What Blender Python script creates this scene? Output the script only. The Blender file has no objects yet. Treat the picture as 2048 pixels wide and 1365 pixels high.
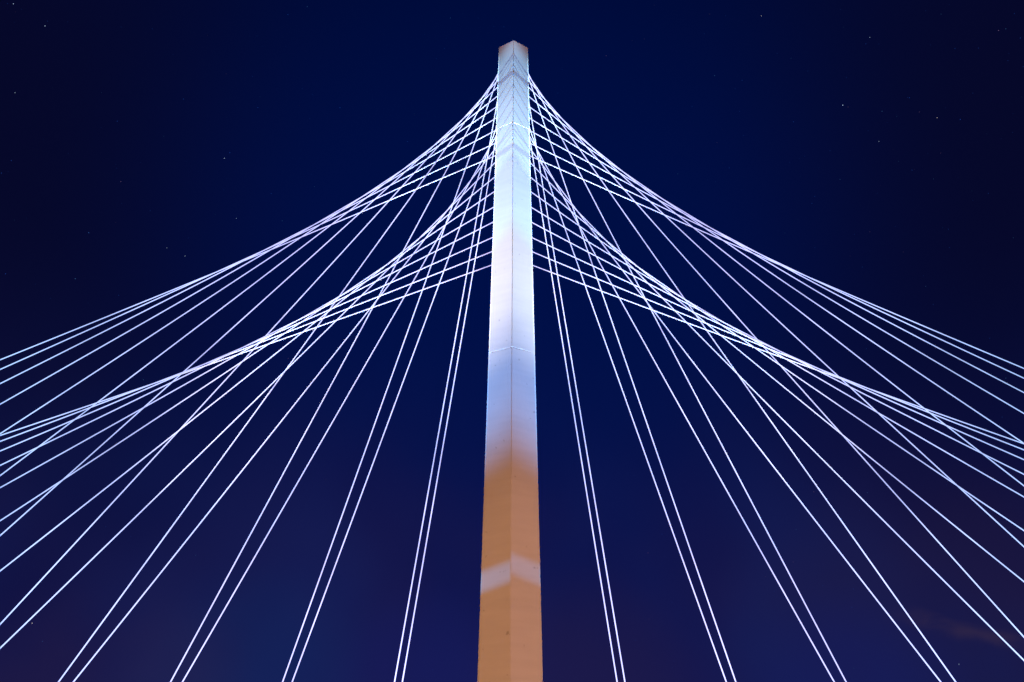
import bpy, bmesh, math, random
from mathutils import Vector, Matrix
random.seed(7)
S = bpy.context.scene
COL = S.collection
R = math.radians

# ------------------------------------------------------------------ measurements (metres, eye height = 0)
GROUND = -1.6
TOP = 73.75
DECK = 3.5236                       # level of the cable anchorages on the deck
SECTIONS = [GROUND, 11.85, 31.0, 52.3, 58.95, TOP]   # joints of the pylon shaft
DEPTH = [0.0, 0.025, 0.2, 0.0, 0.05, 0.0]                # depth of the weld groove at each joint
PROUD = [0.0, 0.0, 0.0, 0.0, 0.032]                # how far each section stands proud
UPPER = [55.50353, 57.53014, 59.64352, 61.76677, 63.80019, 65.73501, 67.56794, 69.08822, 70.39818, 71.37884, 72.04139, 71.91965]
LOWER = [41.01488, 42.66563, 44.45007, 46.46195, 48.51204, 50.72987, 52.93948, 55.26364, 57.71324, 60.18593, 62.56279, 64.70755]
STEP = 7.85099                      # spacing of the anchorages along the deck
SAG = 0.01101
def axis_y(z): return 45.0 - 0.00992 * z
def half_w(z): return 1.99297 - 0.00477 * z
def nose(z): return 0.9005 - 0.00061 * z

# ------------------------------------------------------------------ helpers
def tag(o, label=None, cat=None, group=None, kind=None):
    for k, v in (('label', label), ('category', cat), ('group', group), ('kind', kind)):
        if v: o[k] = v
    return o
def link(name, bm, mat, parent=None, smooth=False):
    bmesh.ops.recalc_face_normals(bm, faces=bm.faces)
    me = bpy.data.meshes.new(name); bm.to_mesh(me); bm.free()
    if smooth:
        for p in me.polygons: p.use_smooth = True
    me.materials.append(mat)
    o = bpy.data.objects.new(name, me); COL.objects.link(o)
    if parent: o.parent = parent
    return o
def box(bm, x0, x1, y0, y1, z0, z1):
    v = [bm.verts.new((x, y, z)) for x in (x0, x1) for y in (y0, y1) for z in (z0, z1)]
    for f in ((0, 1, 3, 2), (4, 6, 7, 5), (0, 4, 5, 1), (2, 3, 7, 6), (0, 2, 6, 4), (1, 5, 7, 3)):
        bm.faces.new([v[i] for i in f])
def loft(bm, rings, cap=True):
    vs = [[bm.verts.new(p) for p in r] for r in rings]
    n = len(vs[0])
    for a, b in zip(vs, vs[1:]):
        for i in range(n): bm.faces.new((a[i], a[(i+1) % n], b[(i+1) % n], b[i]))
    if cap: bm.faces.new(vs[0][::-1]); bm.faces.new(vs[-1])
def nodes(name):
    m = bpy.data.materials.new(name); m.use_nodes = True
    return m, m.node_tree, m.node_tree.nodes['Principled BSDF']
def N(nt, t, **kw):
    n = nt.nodes.new(t)
    for k, v in kw.items(): setattr(n, k, v)
    return n
def srgb(r, g, b):
    f = lambda c: c / 12.92 if c <= 0.04045 else ((c + 0.055) / 1.055) ** 2.4
    return (f(r/255), f(g/255), f(b/255), 1)

# ------------------------------------------------------------------ materials
def paint_material():
    m, nt, b = nodes('off_white_steel_paint'); L = nt.links.new
    tc = N(nt, 'ShaderNodeTexCoord')
    mp = N(nt, 'ShaderNodeMapping'); mp.inputs['Scale'].default_value = (0.35, 0.35, 0.9)
    L(tc.outputs['Object'], mp.inputs['Vector'])
    n1 = N(nt, 'ShaderNodeTexNoise'); n1.inputs['Scale'].default_value = 0.55; n1.inputs['Detail'].default_value = 5
    L(mp.outputs['Vector'], n1.inputs['Vector'])
    mp2 = N(nt, 'ShaderNodeMapping'); mp2.inputs['Scale'].default_value = (0.25, 0.25, 2.2)
    L(tc.outputs['Object'], mp2.inputs['Vector'])
    n2 = N(nt, 'ShaderNodeTexNoise'); n2.inputs['Scale'].default_value = 1.3; n2.inputs['Detail'].default_value = 6
    L(mp2.outputs['Vector'], n2.inputs['Vector'])
    n3 = N(nt, 'ShaderNodeTexNoise'); n3.inputs['Scale'].default_value = 2.6; n3.inputs['Detail'].default_value = 2
    L(tc.outputs['Object'], n3.inputs['Vector'])
    mix = N(nt, 'ShaderNodeMix', data_type='FLOAT'); mix.inputs[0].default_value = 0.5
    L(n1.outputs['Fac'], mix.inputs[2]); L(n2.outputs['Fac'], mix.inputs[3])
    cr = N(nt, 'ShaderNodeValToRGB')
    cr.color_ramp.elements[0].position = 0.3; cr.color_ramp.elements[0].color = (0.59, 0.59, 0.585, 1)
    cr.color_ramp.elements[1].position = 0.7; cr.color_ramp.elements[1].color = (0.66, 0.66, 0.66, 1)
    L(mix.outputs[0], cr.inputs['Fac'])
    sp = N(nt, 'ShaderNodeValToRGB')     # a few small chips and stains
    sp.color_ramp.elements[0].position = 0.24; sp.color_ramp.elements[0].color = (0.72, 0.7, 0.68, 1)
    sp.color_ramp.elements[1].position = 0.30; sp.color_ramp.elements[1].color = (1, 1, 1, 1)
    L(n3.outputs['Fac'], sp.inputs['Fac'])
    mu = N(nt, 'ShaderNodeMix', data_type='RGBA', blend_type='MULTIPLY'); mu.inputs[0].default_value = 1
    L(cr.outputs['Color'], mu.inputs[6]); L(sp.outputs['Color'], mu.inputs[7])
    L(mu.outputs[2], b.inputs['Base Color'])
    b.inputs['Roughness'].default_value = 0.6
    b.inputs['Specular IOR Level'].default_value = 0.25
    bu = N(nt, 'ShaderNodeBump'); bu.inputs['Strength'].default_value = 0.025; bu.inputs['Distance'].default_value = 0.05
    L(n2.outputs['Fac'], bu.inputs['Height']); L(bu.outputs['Normal'], b.inputs['Normal'])
    return m
PAINT = paint_material()
def plain(name, c, rough, scale=40, var=0.15, bump=0.0):
    m, nt, b = nodes(name); L = nt.links.new
    tc = N(nt, 'ShaderNodeTexCoord'); n = N(nt, 'ShaderNodeTexNoise')
    n.inputs['Scale'].default_value = scale; n.inputs['Detail'].default_value = 4
    L(tc.outputs['Object'], n.inputs['Vector'])
    cr = N(nt, 'ShaderNodeValToRGB')
    cr.color_ramp.elements[0].position = .3; cr.color_ramp.elements[1].position = .7
    cr.color_ramp.elements[0].color = tuple(k*(1-var) for k in c) + (1,)
    cr.color_ramp.elements[1].color = tuple(min(1, k*(1+var)) for k in c) + (1,)
    L(n.outputs['Fac'], cr.inputs['Fac']); L(cr.outputs['Color'], b.inputs['Base Color'])
    b.inputs['Roughness'].default_value = rough
    return m
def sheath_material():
    """white plastic sheath with floodlighting put in as its own glow, whiter at mid-span and cyan-blue towards the far ends"""
    m, nt, b = nodes('added_glow_sheath'); L = nt.links.new
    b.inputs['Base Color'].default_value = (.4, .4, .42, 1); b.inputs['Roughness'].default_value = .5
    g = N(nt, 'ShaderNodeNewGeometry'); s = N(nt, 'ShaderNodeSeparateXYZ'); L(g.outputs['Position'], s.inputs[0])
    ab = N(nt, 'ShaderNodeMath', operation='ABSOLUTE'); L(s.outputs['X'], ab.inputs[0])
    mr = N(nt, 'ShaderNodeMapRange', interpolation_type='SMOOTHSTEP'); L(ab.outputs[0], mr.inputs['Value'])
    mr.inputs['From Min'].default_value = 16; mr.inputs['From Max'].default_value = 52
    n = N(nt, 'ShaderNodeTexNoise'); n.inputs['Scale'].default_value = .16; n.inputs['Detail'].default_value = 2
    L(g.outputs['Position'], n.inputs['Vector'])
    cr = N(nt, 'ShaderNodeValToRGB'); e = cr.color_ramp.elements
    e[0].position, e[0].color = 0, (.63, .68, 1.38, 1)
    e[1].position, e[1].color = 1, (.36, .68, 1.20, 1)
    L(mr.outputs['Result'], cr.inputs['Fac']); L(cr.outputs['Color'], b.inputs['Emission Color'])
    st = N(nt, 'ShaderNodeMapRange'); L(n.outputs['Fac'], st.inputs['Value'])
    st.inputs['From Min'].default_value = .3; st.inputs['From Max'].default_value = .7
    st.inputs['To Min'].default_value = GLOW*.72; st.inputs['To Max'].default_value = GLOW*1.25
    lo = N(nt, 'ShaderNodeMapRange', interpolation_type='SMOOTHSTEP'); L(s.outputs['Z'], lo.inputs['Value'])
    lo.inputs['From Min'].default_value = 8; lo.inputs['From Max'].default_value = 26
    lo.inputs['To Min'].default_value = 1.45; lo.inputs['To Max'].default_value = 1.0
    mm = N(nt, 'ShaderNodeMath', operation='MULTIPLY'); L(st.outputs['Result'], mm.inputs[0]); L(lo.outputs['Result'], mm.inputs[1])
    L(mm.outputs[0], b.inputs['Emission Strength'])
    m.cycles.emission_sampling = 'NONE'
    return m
GLOW = 1.05  # added emission on the stays, in place of floodlight falling on them
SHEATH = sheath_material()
CONCRETE = plain('deck_concrete', (.32, .31, .29), .85, .8)
ASPHALT = plain('asphalt', (.05, .05, .052), .9, 1.5)
MARKING = plain('road_marking_paint', (.75, .75, .72), .7, 2, .08)
GRASS = plain('night_grass', (.05, .07, .03), .95, .4, .4)
LAMP = plain('lamp_housing', (.12, .12, .13), .5)

# ------------------------------------------------------------------ ground and deck (below the frame)
bm = bmesh.new()
v = [bm.verts.new(p) for p in ((-5000, -5000, GROUND), (5000, -5000, GROUND), (5000, 5000, GROUND), (-5000, 5000, GROUND))]
bm.faces.new(v)
tag(link('ground', bm, GRASS), kind='structure')
bm = bmesh.new()
prof = [(48.9, DECK-.25), (48.9, DECK-1.0), (50.5, DECK-1.9), (55.5, DECK-1.9), (57.1, DECK-1.0), (57.1, DECK-.25)]
loft(bm, [[(x, y, z) for y, z in prof] for x in (-420, 420)])
tag(link('bridge_deck', bm, CONCRETE), kind='structure')
bm = bmesh.new()
v = [bm.verts.new(p) for p in ((-420, 50.8, DECK-.246), (420, 50.8, DECK-.246), (420, 56.6, DECK-.246), (-420, 56.6, DECK-.246))]
bm.faces.new(v)
tag(link('road', bm, ASPHALT), kind='structure')
bm = bmesh.new()
for k in range(-60, 60):
    v = [bm.verts.new((k*7+dx, 53.7+dy, DECK-.242)) for dx, dy in ((0, -.06), (3, -.06), (3, .06), (0, .06))]
    bm.faces.new(v)
tag(link('road_markings', bm, MARKING), kind='structure')
bm = bmesh.new()
box(bm, -420, 420, 48.95, 50.75, DECK-.25+.003, DECK-.12)
tag(link('kerb', bm, CONCRETE), kind='structure')

# ------------------------------------------------------------------ pylon
def ring(z, proud=0.0):
    e, r, y = half_w(z) + proud, nose(z) + proud, axis_y(z)
    gw, gd, c = 0.026, 0.032, 0.085
    right = [(gw, -r*(1-gw/e)), (e-c, -r*c/e), (e, 0.07), (e, 0.36), (e*.45, 0.36+.55*.85), ]
    pts = [(0, -r+gd)] + right + [(0, 1.22)] + [(-x, q) for x, q in right[::-1]]
    return [(x, y+q, z) for x, q in pts]
pylon = bpy.data.objects.new('bridge_pylon', None); COL.objects.link(pylon)
pylon.location = (0, 45, GROUND)
tag(pylon, 'tall white ridged bridge pylon, floodlit blue-white above and amber below', 'pylon')
inv = Matrix.Translation((0, -45, -GROUND))
LOOKS = ['amber-lit bottom section with one pale band', 'section fading from amber to pale blue',
         'brightest white section', 'short white section between two fine joints', 'pale blue top section with diagonal cable shadows']
for i, (z0, z1) in enumerate(zip(SECTIONS, SECTIONS[1:])):
    bm = bmesh.new(); p = PROUD[i]
    up = PROUD[i+1] if i + 1 < len(PROUD) else p
    g = 0.04                                          # weld groove at the joint
    rings = []
    rings.append(ring(z0 + (0.003 if i else 0), p if i == 4 else p - DEPTH[i]))
    if i not in (0, 4): rings.append(ring(z0+(.06 if i == 2 else g), p))
    for k in range(1, 9): rings.append(ring(z0 + (z1-z0)*k/9, p))
    if i + 1 < len(PROUD): rings += [ring(z1-(.06 if i == 1 else g), p), ring(z1, p-DEPTH[i+1])]
    else: rings.append(ring(z1, p))
    loft(bm, rings)
    bm.transform(inv)
    o = link('shaft_section', bm, PAINT, pylon); o['label'] = LOOKS[i]

# ------------------------------------------------------------------ stay cables
def cable(side, fan, i):
    z = (UPPER if fan == 'upper' else LOWER)[i]
    ex, off, x0, yd = (0.58491, 0.18873, 8.0444, 49.88302) if fan == 'upper' else (0.67118, 0.46811, 7.55542, 50.01718)
    a = Vector((side*ex*half_w(z), axis_y(z)+off, z))
    b = Vector((side*(x0 + STEP*(11-i)), yd, DECK))
    d = b - a; hl = math.hypot(d.x, d.y); n = 44; rad = CABLE_R
    pts = []
    for k in range(n+1):
        t = k/n; q = a + d*t; q.z -= 4*SAG*hl*t*(1-t); pts.append(q)
    bm = bmesh.new(); rings = []
    for k, q in enumerate(pts):
        tg = (pts[min(k+1, n)] - pts[max(k-1, 0)]).normalized()
        u = tg.cross(Vector((0, 1, 0))).normalized(); w = tg.cross(u)
        rings.append([q - a + rad*(u*math.cos(t)+w*math.sin(t)) for t in (2*math.pi*j/10 for j in range(10))])
    loft(bm, rings)
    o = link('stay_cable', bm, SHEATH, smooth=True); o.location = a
    return o, a, b
CABLE_R = 0.042
ORD = ['', 'second ', 'third ', 'fourth ', 'fifth ', 'sixth ']
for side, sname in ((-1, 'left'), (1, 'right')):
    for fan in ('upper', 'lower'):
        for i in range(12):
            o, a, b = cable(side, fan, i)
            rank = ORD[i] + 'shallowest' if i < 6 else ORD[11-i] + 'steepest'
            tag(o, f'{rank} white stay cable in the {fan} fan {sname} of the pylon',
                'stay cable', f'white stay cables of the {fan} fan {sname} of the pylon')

# ------------------------------------------------------------------ stars
STARS = "-54.17,47.46,3 -54.5,47.25,1 -53.5,47.49,0.7 -53.32,46.56,0.6 -51.4,47.52,3 -51.47,47.86,1 -50.19,48.6,0.7 -50.31,42.84,2 -47.89,38.88,1.5 -47.98,37.85,1.5 -47.68,38.15,0.8 -46.34,50.36,0.8 -43.91,51.44,1 -44.9,45.88,0.8 -42.64,44.69,1.5 -41.08,50.71,0.7 -38.36,48.32,1.5 -38.91,53.1,0.6 -39.73,51.72,0.6 -38.3,49.03,0.6 -35.55,51.37,0.7 -32.91,52.07,1 -31.36,50.96,0.7 -31.19,50.17,1.6 -29.68,48.9,0.6 -27,49.43,0.6 -31.6,57.15,1.6 -29.67,58.26,1.3 -30.56,55.07,0.7 -26.11,55.31,0.5 -34.85,54.53,0.6 -34.06,54.79,0.9 -27.18,52.75,1 -25.81,52.62,1 -25.37,50.87,1.2 -22.28,52.39,1.8 -23.03,53.44,0.6 -32.27,46.25,1.8 -32.57,45.7,3 -25.98,47.59,0.7 -25.13,47.8,0.6 -23.59,46.89,1 -22.91,46.03,1.2 -31.69,44.36,0.7 -31.56,43.49,1 -27.06,44.48,1.5 -29.54,41.79,2 -25.22,42.75,1.2 -31.5,41.52,0.7 -36.9,39.96,1.2 -40.1,41.01,1.5 -40.91,41.72,0.8 -39.33,42.86,0.7 -38.53,45.29,0.8 -43.53,43.76,0.7 -44.72,41.09,0.8 -46.82,41.17,0.6 -44.58,41.91,0.5 -40.54,36.77,1.5 -39.26,39.61,0.7 -45.57,35.46,0.7 -44.95,35.92,0.6 -29.86,44.2,0.6 -28.75,43.36,0.6 -35.76,44.33,0.6 -34.38,44.04,0.5 34.54,56.48,2 28.65,58.22,1 30.52,57.66,1 42.53,54.03,0.8 49.11,50.72,0.8 50,49.94,1 54.43,47.2,1.2 52.82,46.91,1.8 53.3,46.73,1.3 53.71,45.72,1.5 50.87,46.72,1.3 49.39,47.55,1.3 47.92,48.65,0.8 43.73,51.33,2.2 43.13,51.1,1.3 44.15,50.62,0.9 27.26,57.13,1.2 27.06,54.04,1.6 29.95,52.96,1.4 28.9,52.58,1 34.63,53.61,1 35.82,52.85,1 36.92,51.48,1 40.11,49.76,1 38.68,48.14,4 39.05,47.85,1 41.62,46.45,1.5 42.53,45.64,0.8 41.57,45.58,0.7 44.21,46.34,1.6 44.08,46.42,0.9 44.35,45.14,1.1 45.36,44.2,2 46.82,43.32,1.8 48.65,44.41,1 52.07,44.97,1.2 52.43,45.33,0.8 52.67,44.11,1.2 33.65,48.62,1.5 39.77,45.67,0.9 40.23,44.65,2 35.9,45.56,1.2 25.81,47.15,1.4 28.6,50.9,1 25.23,49.27,0.9 28.24,49.11,1 31.9,45.93,1 33.47,45.95,0.9 32.9,45.94,0.8 41.62,41.77,1.4 44.25,41.94,0.9 40.97,42.75,0.8 35.75,43.34,1.2 42.81,40.55,1 45.8,38.02,1.2 33.03,42.88,1.3 32.56,42.45,1.3 38.24,41.32,0.8 23.2,46.76,0.8 24.01,46.47,0.9 44.6,38.03,0.8 34.33,44.74,0.7 26.41,45.24,0.7 48.57,40.85,0.7 49.48,40.85,0.8 50.22,41.89,0.7 -34.41,37.88,2 -32.72,37.78,2.2 -40.52,36.76,1.6 -39.89,33.43,1.8 -44.25,31.97,1.8 -36.46,33.41,1.3 -33.02,39.14,1 -36.9,39.96,1 -38.29,32.15,0.7 -40.82,31.54,0.8 -32.31,28.11,1.5 -21.39,32.3,1.3 -40.61,24.86,1 -39.26,24.93,0.7 -32.47,33.19,0.8 -42.19,32.08,0.7 -21.48,35.91,0.7 -35.15,35.63,0.6 29.3,41.02,1 31.48,39.22,1 30.66,39.76,0.8 36.38,38.91,1 35.1,39.16,1 34.71,36.67,1.2 42.03,36.93,1.2 41.71,37.17,0.8 38.46,38.6,0.8 38.2,36.66,0.8 38.67,33.78,1.2 38.62,32.4,1.2 38.84,34.55,0.8 41.49,35.72,1 41.15,28.93,1.2 40.94,26.08,1.3 39.64,23.7,1.2 38.8,28.04,1 32.67,30.82,1.2 27.85,28.12,1.2 25.44,35.31,0.9 34.98,28.89,1 23.63,35.94,0.6 45.73,34.62,0.9 20.82,33.94,0.7 -9.61,60.71,1.3 -5.32,60.96,0.9 -2.84,60.45,1 -1.28,60.48,1.3 -10.01,58.53,1.2 -9.87,59.25,0.8 -13.11,59.22,0.8 -10.97,57.72,1 1.11,61.35,0.9 13.72,57.76,1.3 7.29,57.27,1 21.68,60.28,0.7 19.35,58.23,0.8 17.68,58.38,0.7 -13.31,51.23,1.5 6.46,55.59,1.2 23.49,52.47,1.2 19.35,53.6,0.8 -18.56,53.75,0.8 -10.24,53.49,0.7 -12.97,53.31,0.6 -4.89,49.66,1.3 -8.25,47.35,1 -12.42,45.66,1 20.12,47.84,1.2 10.93,52.9,0.8 -19.04,50.93,0.7 -5.76,44.93,0.8 -33.38,11,3 -32.42,10.02,1.5 -31.2,17.59,1 -29.37,17.22,0.9 -24.64,16.62,1.2 -23.5,13.55,1 -14.39,14.03,1 -16.04,23.34,1 -17.55,24.29,1 -16.43,16.57,1 -17.59,19.54,0.7 -17.88,12.65,0.7 -34.61,14.39,0.8 -18.87,23.72,0.7 -20.32,20.09,0.7 25.49,21.39,1.4 29.25,20.7,1.3 28.36,19.58,1 23.48,18.89,1.2 25.12,18.77,0.8 25.58,18.5,0.8 31.4,9.07,2.2 26.38,14.36,1.2 25.94,13.18,1.2 24.38,14.81,1 22.71,16.64,1 19.04,17.34,0.8 20.86,14.75,0.9 20.44,15.82,0.8 18.39,13.91,0.8 24.97,9.32,1 35.8,22.13,1.2 34.58,20.21,0.8 18.01,25.34,1.2 26.58,23.23,0.9 -3.76,19.7,0.9 -11.72,18.53,0.9 -7.56,16.11,1.1 5.43,23.21,1 12.98,19.56,1.3 11.67,18.22,1.2 11.23,24.31,1 12.17,23.13,0.8 13.09,14.53,1 11.16,13.4,0.9 9.95,11.97,1 7.15,10.43,1 12.67,10.44,1 12.49,10.01,1 -5.72,9.96,1.2 -4.28,16.61,0.8 -2.85,13.78,0.8 4.06,15.98,0.9 13.01,20.57,0.7 -4.11,26.05,1 -5.68,24.89,0.8 8.64,25.6,0.8"
PW, PB, PT, SOD, SODP, STRAY, TIP_FILL = 440000, 285000, 1750000, 26500, 40000, 58000, 170000
CLOUD = ((0.8147, -0.4431, -0.3741), (-0.2270, 0.3498, -0.9089), (0.5336, 0.8254, 0.1844))
m, nt, b = nodes('starlight')
at = N(nt, 'ShaderNodeAttribute', attribute_name='glow')
nt.nodes.remove(b); em = N(nt, 'ShaderNodeEmission')
nt.links.new(at.outputs['Color'], em.inputs['Color']); em.inputs['Strength'].default_value = 1
nt.links.new(em.outputs[0], nt.nodes['Material Output'].inputs['Surface'])
bm = bmesh.new(); lay = bm.loops.layers.float_color.new('glow'); FAR = 6000
def star(az, el, mag):
    az, el = R(az), R(el)
    d = Vector((math.sin(az)*math.cos(el), math.cos(az)*math.cos(el), math.sin(el)))
    c = d*FAR; r = FAR*1.0e-3*(0.18 + 0.13*min(mag, 1.7))
    vs = [bm.verts.new(c + Vector(q)*r) for q in ((1, 0, 0), (-1, 0, 0), (0, 1, 0), (0, -1, 0), (0, 0, 1), (0, 0, -1))]
    if mag > 1.9: k = (0.55, 0.75, 1.0) if random.random() < .6 else (1, .9, .85)
    else:
        t = random.random(); k = (.03, .13, .75) if t < .7 else ((.10, .30, .75) if t < .88 else (.42, .25, .5))
    s = 0.30*mag**1.4
    for f in ((0, 2, 4), (2, 1, 4), (1, 3, 4), (3, 0, 4), (2, 0, 5), (1, 2, 5), (3, 1, 5), (0, 3, 5)):
        fc = bm.faces.new([vs[i] for i in f])
        for l in fc.loops: l[lay] = (k[0]*s, k[1]*s, k[2]*s, 1)
for t in STARS.split(): star(*map(float, t.split(',')))
for k in range(1500):
    star(random.uniform(-180, 180), math.degrees(math.asin(random.uniform(.08, 1))), random.choice((.35, .4, .45, .5, .6)))
tag(link('stars', bm, m), 'countless faint blue stars scattered over the night sky', 'stars', kind='stuff')

# ------------------------------------------------------------------ sky
W = bpy.data.worlds.new('World'); S.world = W; W.use_nodes = True
nt = W.node_tree; L = nt.links.new; bg = nt.nodes['Background']
tc = N(nt, 'ShaderNodeTexCoord'); D = tc.outputs['Generated']
def M(op, a, b=None, c=None):
    n = N(nt, 'ShaderNodeMath', operation=op)
    for i, q in enumerate((a, b, c)):
        if q is None: continue
        if isinstance(q, (int, float)): n.inputs[i].default_value = q
        else: L(q, n.inputs[i])
    return n.outputs[0]
def dot(v):
    n = N(nt, 'ShaderNodeVectorMath', operation='DOT_PRODUCT'); L(D, n.inputs[0]); n.inputs[1].default_value = v
    return n.outputs['Value']
def smooth(v, a, b):
    n = N(nt, 'ShaderNodeMapRange', interpolation_type='SMOOTHSTEP'); L(v, n.inputs['Value'])
    n.inputs['From Min'].default_value = a; n.inputs['From Max'].default_value = b
    return n.outputs['Result']
def mix(f, a, b, mode='MIX'):
    n = N(nt, 'ShaderNodeMix', data_type='RGBA', blend_type=mode)
    for i, q in ((0, f), (6, a), (7, b)):
        if isinstance(q, (int, float, tuple)): n.inputs[i].default_value = q
        else: L(q, n.inputs[i])
    return n.outputs[2]
def noise(scale, detail=4, dist=0.0, sc=(1, 1, 1)):
    mp = N(nt, 'ShaderNodeMapping'); L(D, mp.inputs['Vector']); mp.inputs['Scale'].default_value = sc
    n = N(nt, 'ShaderNodeTexNoise'); L(mp.outputs['Vector'], n.inputs['Vector'])
    n.inputs['Scale'].default_value = scale; n.inputs['Detail'].default_value = detail; n.inputs['Distortion'].default_value = dist
    return n.outputs['Fac']
sep = N(nt, 'ShaderNodeSeparateXYZ'); L(D, sep.inputs[0])
cr = N(nt, 'ShaderNodeValToRGB'); L(sep.outputs['Z'], cr.inputs['Fac']); e = cr.color_ramp.elements
stops = [(.0, (46, 40, 88)), (.12, (33, 32, 92)), (.3, (18, 24, 80)), (.48, (3, 18, 74)), (.66, (0, 15, 68)), (.82, (0, 13, 62)), (1, (0, 11, 58))]
e[0].position, e[0].color = stops[0][0], srgb(*stops[0][1]); e[1].position, e[1].color = stops[-1][0], srgb(*stops[-1][1])
for p, c in stops[1:-1]:
    q = e.new(p); q.color = srgb(*c)
col = cr.outputs['Color']
# town glow: purple to the sides, bluer air around the floodlit pylon
side = M('ABSOLUTE', sep.outputs['X'])
col = mix(M('MULTIPLY', smooth(side, .12, .62), .62), col, srgb(11, 13, 52))
col = mix(M('MULTIPLY', smooth(dot((0, .80, .60)), .80, 1.0), .30), col, srgb(0, 26, 104))
low = M('SUBTRACT', 1.0, smooth(sep.outputs['Z'], .12, .62))
col = mix(M("MULTIPLY", low, .4), col, srgb(24, 26, 88))
pn = smooth(noise(2.1, 3), .42, .66)
col = mix(M('MULTIPLY', M('MULTIPLY', pn, low), .28), col, srgb(46, 36, 78))
pn2 = smooth(noise(3.3, 2, sc=(1, 1, .6)), .45, .7)
col = mix(M('MULTIPLY', M('MULTIPLY', pn2, low), .38), col, srgb(26, 44, 112))
# town light on the haze near the horizon, in separate patches
for v, c, a, w in (((-.3277, .9350, .1358), (22, 50, 112), .34, .985), ((-.4635, .8790, .1116), (56, 42, 78), .3, .985),
                   ((.1009, .9834, .1509), (42, 34, 74), .35, .985), ((.5225, .8352, .1715), (38, 30, 66), .4, .97),
                   ((.4170, .8997, .1290), (24, 34, 108), .5, .99), ((-.1003, .9836, .1499), (28, 36, 112), .4, .99)):
    col = mix(M('MULTIPLY', M('MULTIPLY', smooth(dot(v), w, 1.0), a), smooth(noise(5, 3), .1, .6)), col, srgb(*c))
# thin cloud streak low on the right
cu, cv, cw = CLOUD
wob = M('MULTIPLY', M('SUBTRACT', noise(9, 4), .5), .05)
u_ = dot(cu); v_ = M('ADD', dot(cv), wob)
bend = M('ADD', v_, M('MULTIPLY', M('MULTIPLY', u_, u_), .25))
cm = M('MULTIPLY', M('SUBTRACT', 1.0, smooth(M('ABSOLUTE', bend), .0, .016)), M('SUBTRACT', 1.0, smooth(M('ABSOLUTE', u_), .03, .10)))
cm = M('MULTIPLY', cm, smooth(dot(cw), .5, .8))
cm = M('MULTIPLY', cm, smooth(noise(16, 5, sc=(1, 1, 2.2)), .3, .62))
col = mix(M('MULTIPLY', cm, .36), col, srgb(72, 56, 80))
edge = M('MULTIPLY', smooth(side, .25, .62), smooth(sep.outputs['Z'], .25, .6))
col = mix(M('MULTIPLY', edge, .45), col, srgb(9, 7, 30))
L(col, bg.inputs['Color']); bg.inputs['Strength'].default_value = .74

# ------------------------------------------------------------------ floodlights, street lamps and an added tip fill
def spot(loc, aim, power, color, size, blend, radius=.25, squeeze=None):
    l = bpy.data.lights.new('flood_and_fill_light', 'SPOT'); l.energy = power; l.color = color
    l.spot_size = size; l.spot_blend = blend; l.shadow_soft_size = radius
    o = bpy.data.objects.new('flood_and_fill_light', l); COL.objects.link(o); o.location = loc
    o.rotation_euler = (Vector(aim)-Vector(loc)).to_track_quat('-Z', 'Y').to_euler()
    if squeeze: o.scale = squeeze
    return o
def flood(x, y, z, lo, hi, power, color, soft, rad=.3):
    """floodlight aimed at the pylon, its beam between the elevations lo and hi"""
    c = R(lo+hi)/2
    loc = Vector((x, y, z)); d = Vector((-x, 45-y, 0)).normalized()
    spot(loc, loc + (d*math.cos(c) + Vector((0, 0, math.sin(c))))*50, power*(x*x+45*45)/4000, color, R(hi-lo), soft, rad)
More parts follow.
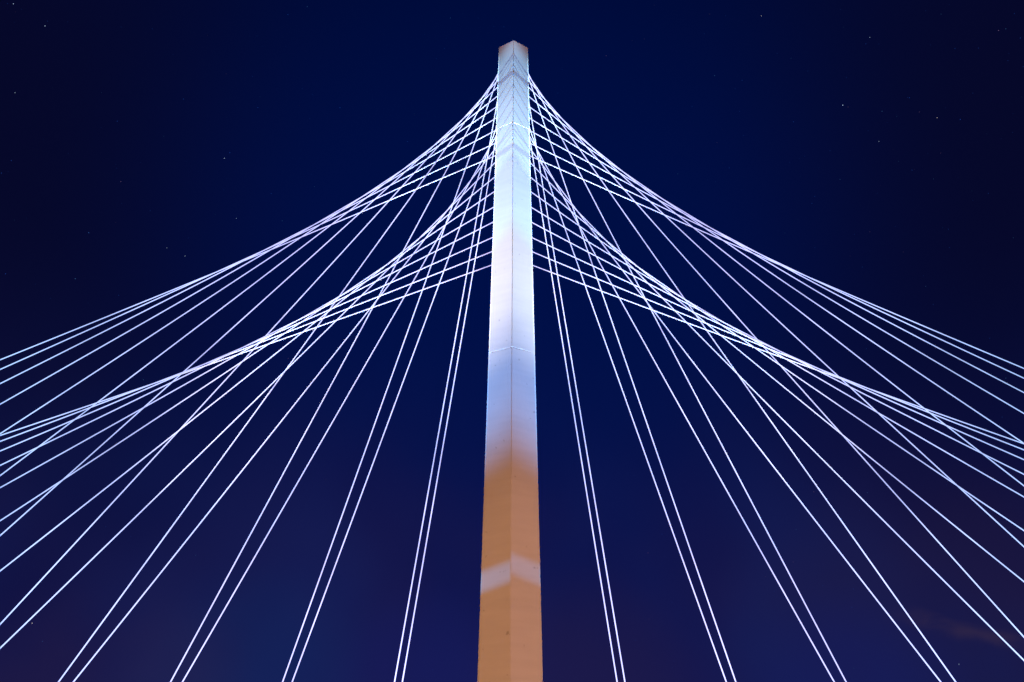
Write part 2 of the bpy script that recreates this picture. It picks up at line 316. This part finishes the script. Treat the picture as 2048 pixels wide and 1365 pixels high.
for s in (-1, 1):
    flood(s*44.6, 40, GROUND+.5, 25.6, 58, PB, (.15, .43, 1.0), .8)
    flood(s*45.2, 40, GROUND+.5, 33.4, 61.5, PW*(1.0 if s < 0 else .86), (1.0, .89, .84) if s < 0 else (.90, .93, .93), 1.0)
    flood(s*43.8, 40, GROUND+.5, 45, 60.6, PB*1.6, (.03, .33, 1.0), .5)
    flood(s*36, 57.5, DECK+.3, 52, 62.2, PT, (.44, .80, 1.0), .5, .1)      # from the far kerb, through the stays
    # a narrow stray beam low on the mast
    loc = Vector((s*44.6, 40, 2)); spot(loc, (0, 45, 13.6 if s < 0 else 14.1), STRAY*(1 if s < 0 else .7), (.02, .44, 1.0), R(2.3), 1.0, .1, (4, 1, 1))
for x, y, p, c in ((-38, 18, SOD*.93, (1.0, .44, .11)), (38, 18, SOD*1.1, (1.0, .47, .28))):
    spot((x, y, 7), (0, 45, 3.5), p, c, R(62), .75, .3, (.35, 1, 1))        # hooded sodium street lamps
l = bpy.data.lights.new('street_lamp', 'POINT'); l.energy = SODP; l.color = (1, .42, .2); l.shadow_soft_size = .3
o = bpy.data.objects.new('street_lamp', l); COL.objects.link(o); o.location = (6, -12, 8)
loc = Vector((2, -22, 1)); spot(loc, loc + Vector((-2, 67, 85)), TIP_FILL, (1.0, .52, .66), R(11), .8)  # added warm fill tinting the pylon tip, not a real lamp

# ------------------------------------------------------------------ camera
cam = bpy.data.cameras.new('camera'); cam.sensor_width = 36; cam.lens = 1365/2048*36
cam.clip_start = .1; cam.clip_end = 20000
co = bpy.data.objects.new('camera', cam); COL.objects.link(co)
r_, u_, f_ = (Vector(q) for q in ((0.99996878, -0.00682759, 0.0039777), (-0.00721784, -0.58438242, 0.81144629), (0.00321572, 0.81144967, 0.58441346)))
u_ = u_ - f_*u_.dot(f_); u_.normalize(); r_ = f_.cross(u_)
M4 = Matrix((r_, u_, -f_)).transposed().to_4x4(); M4.translation = (-0.16665, 0, 0)
co.matrix_world = M4
S.camera = co
S.render.engine = 'CYCLES'
S.view_settings.view_transform = 'Standard'; S.view_settings.look = 'None'
S.view_settings.exposure = 0; S.view_settings.gamma = 1
S.cycles.use_denoising = True
S.cycles.denoiser = 'OPENIMAGEDENOISE'
S.cycles.denoising_input_passes = 'RGB_ALBEDO'
S.cycles.denoising_prefilter = 'ACCURATE'
S.cycles.use_adaptive_sampling = False
S.cycles.filter_width = 1.5
S.cycles.max_bounces = 4
S.cycles.sample_clamp_indirect = 4
S.render.resolution_x, S.render.resolution_y = 1024, 682
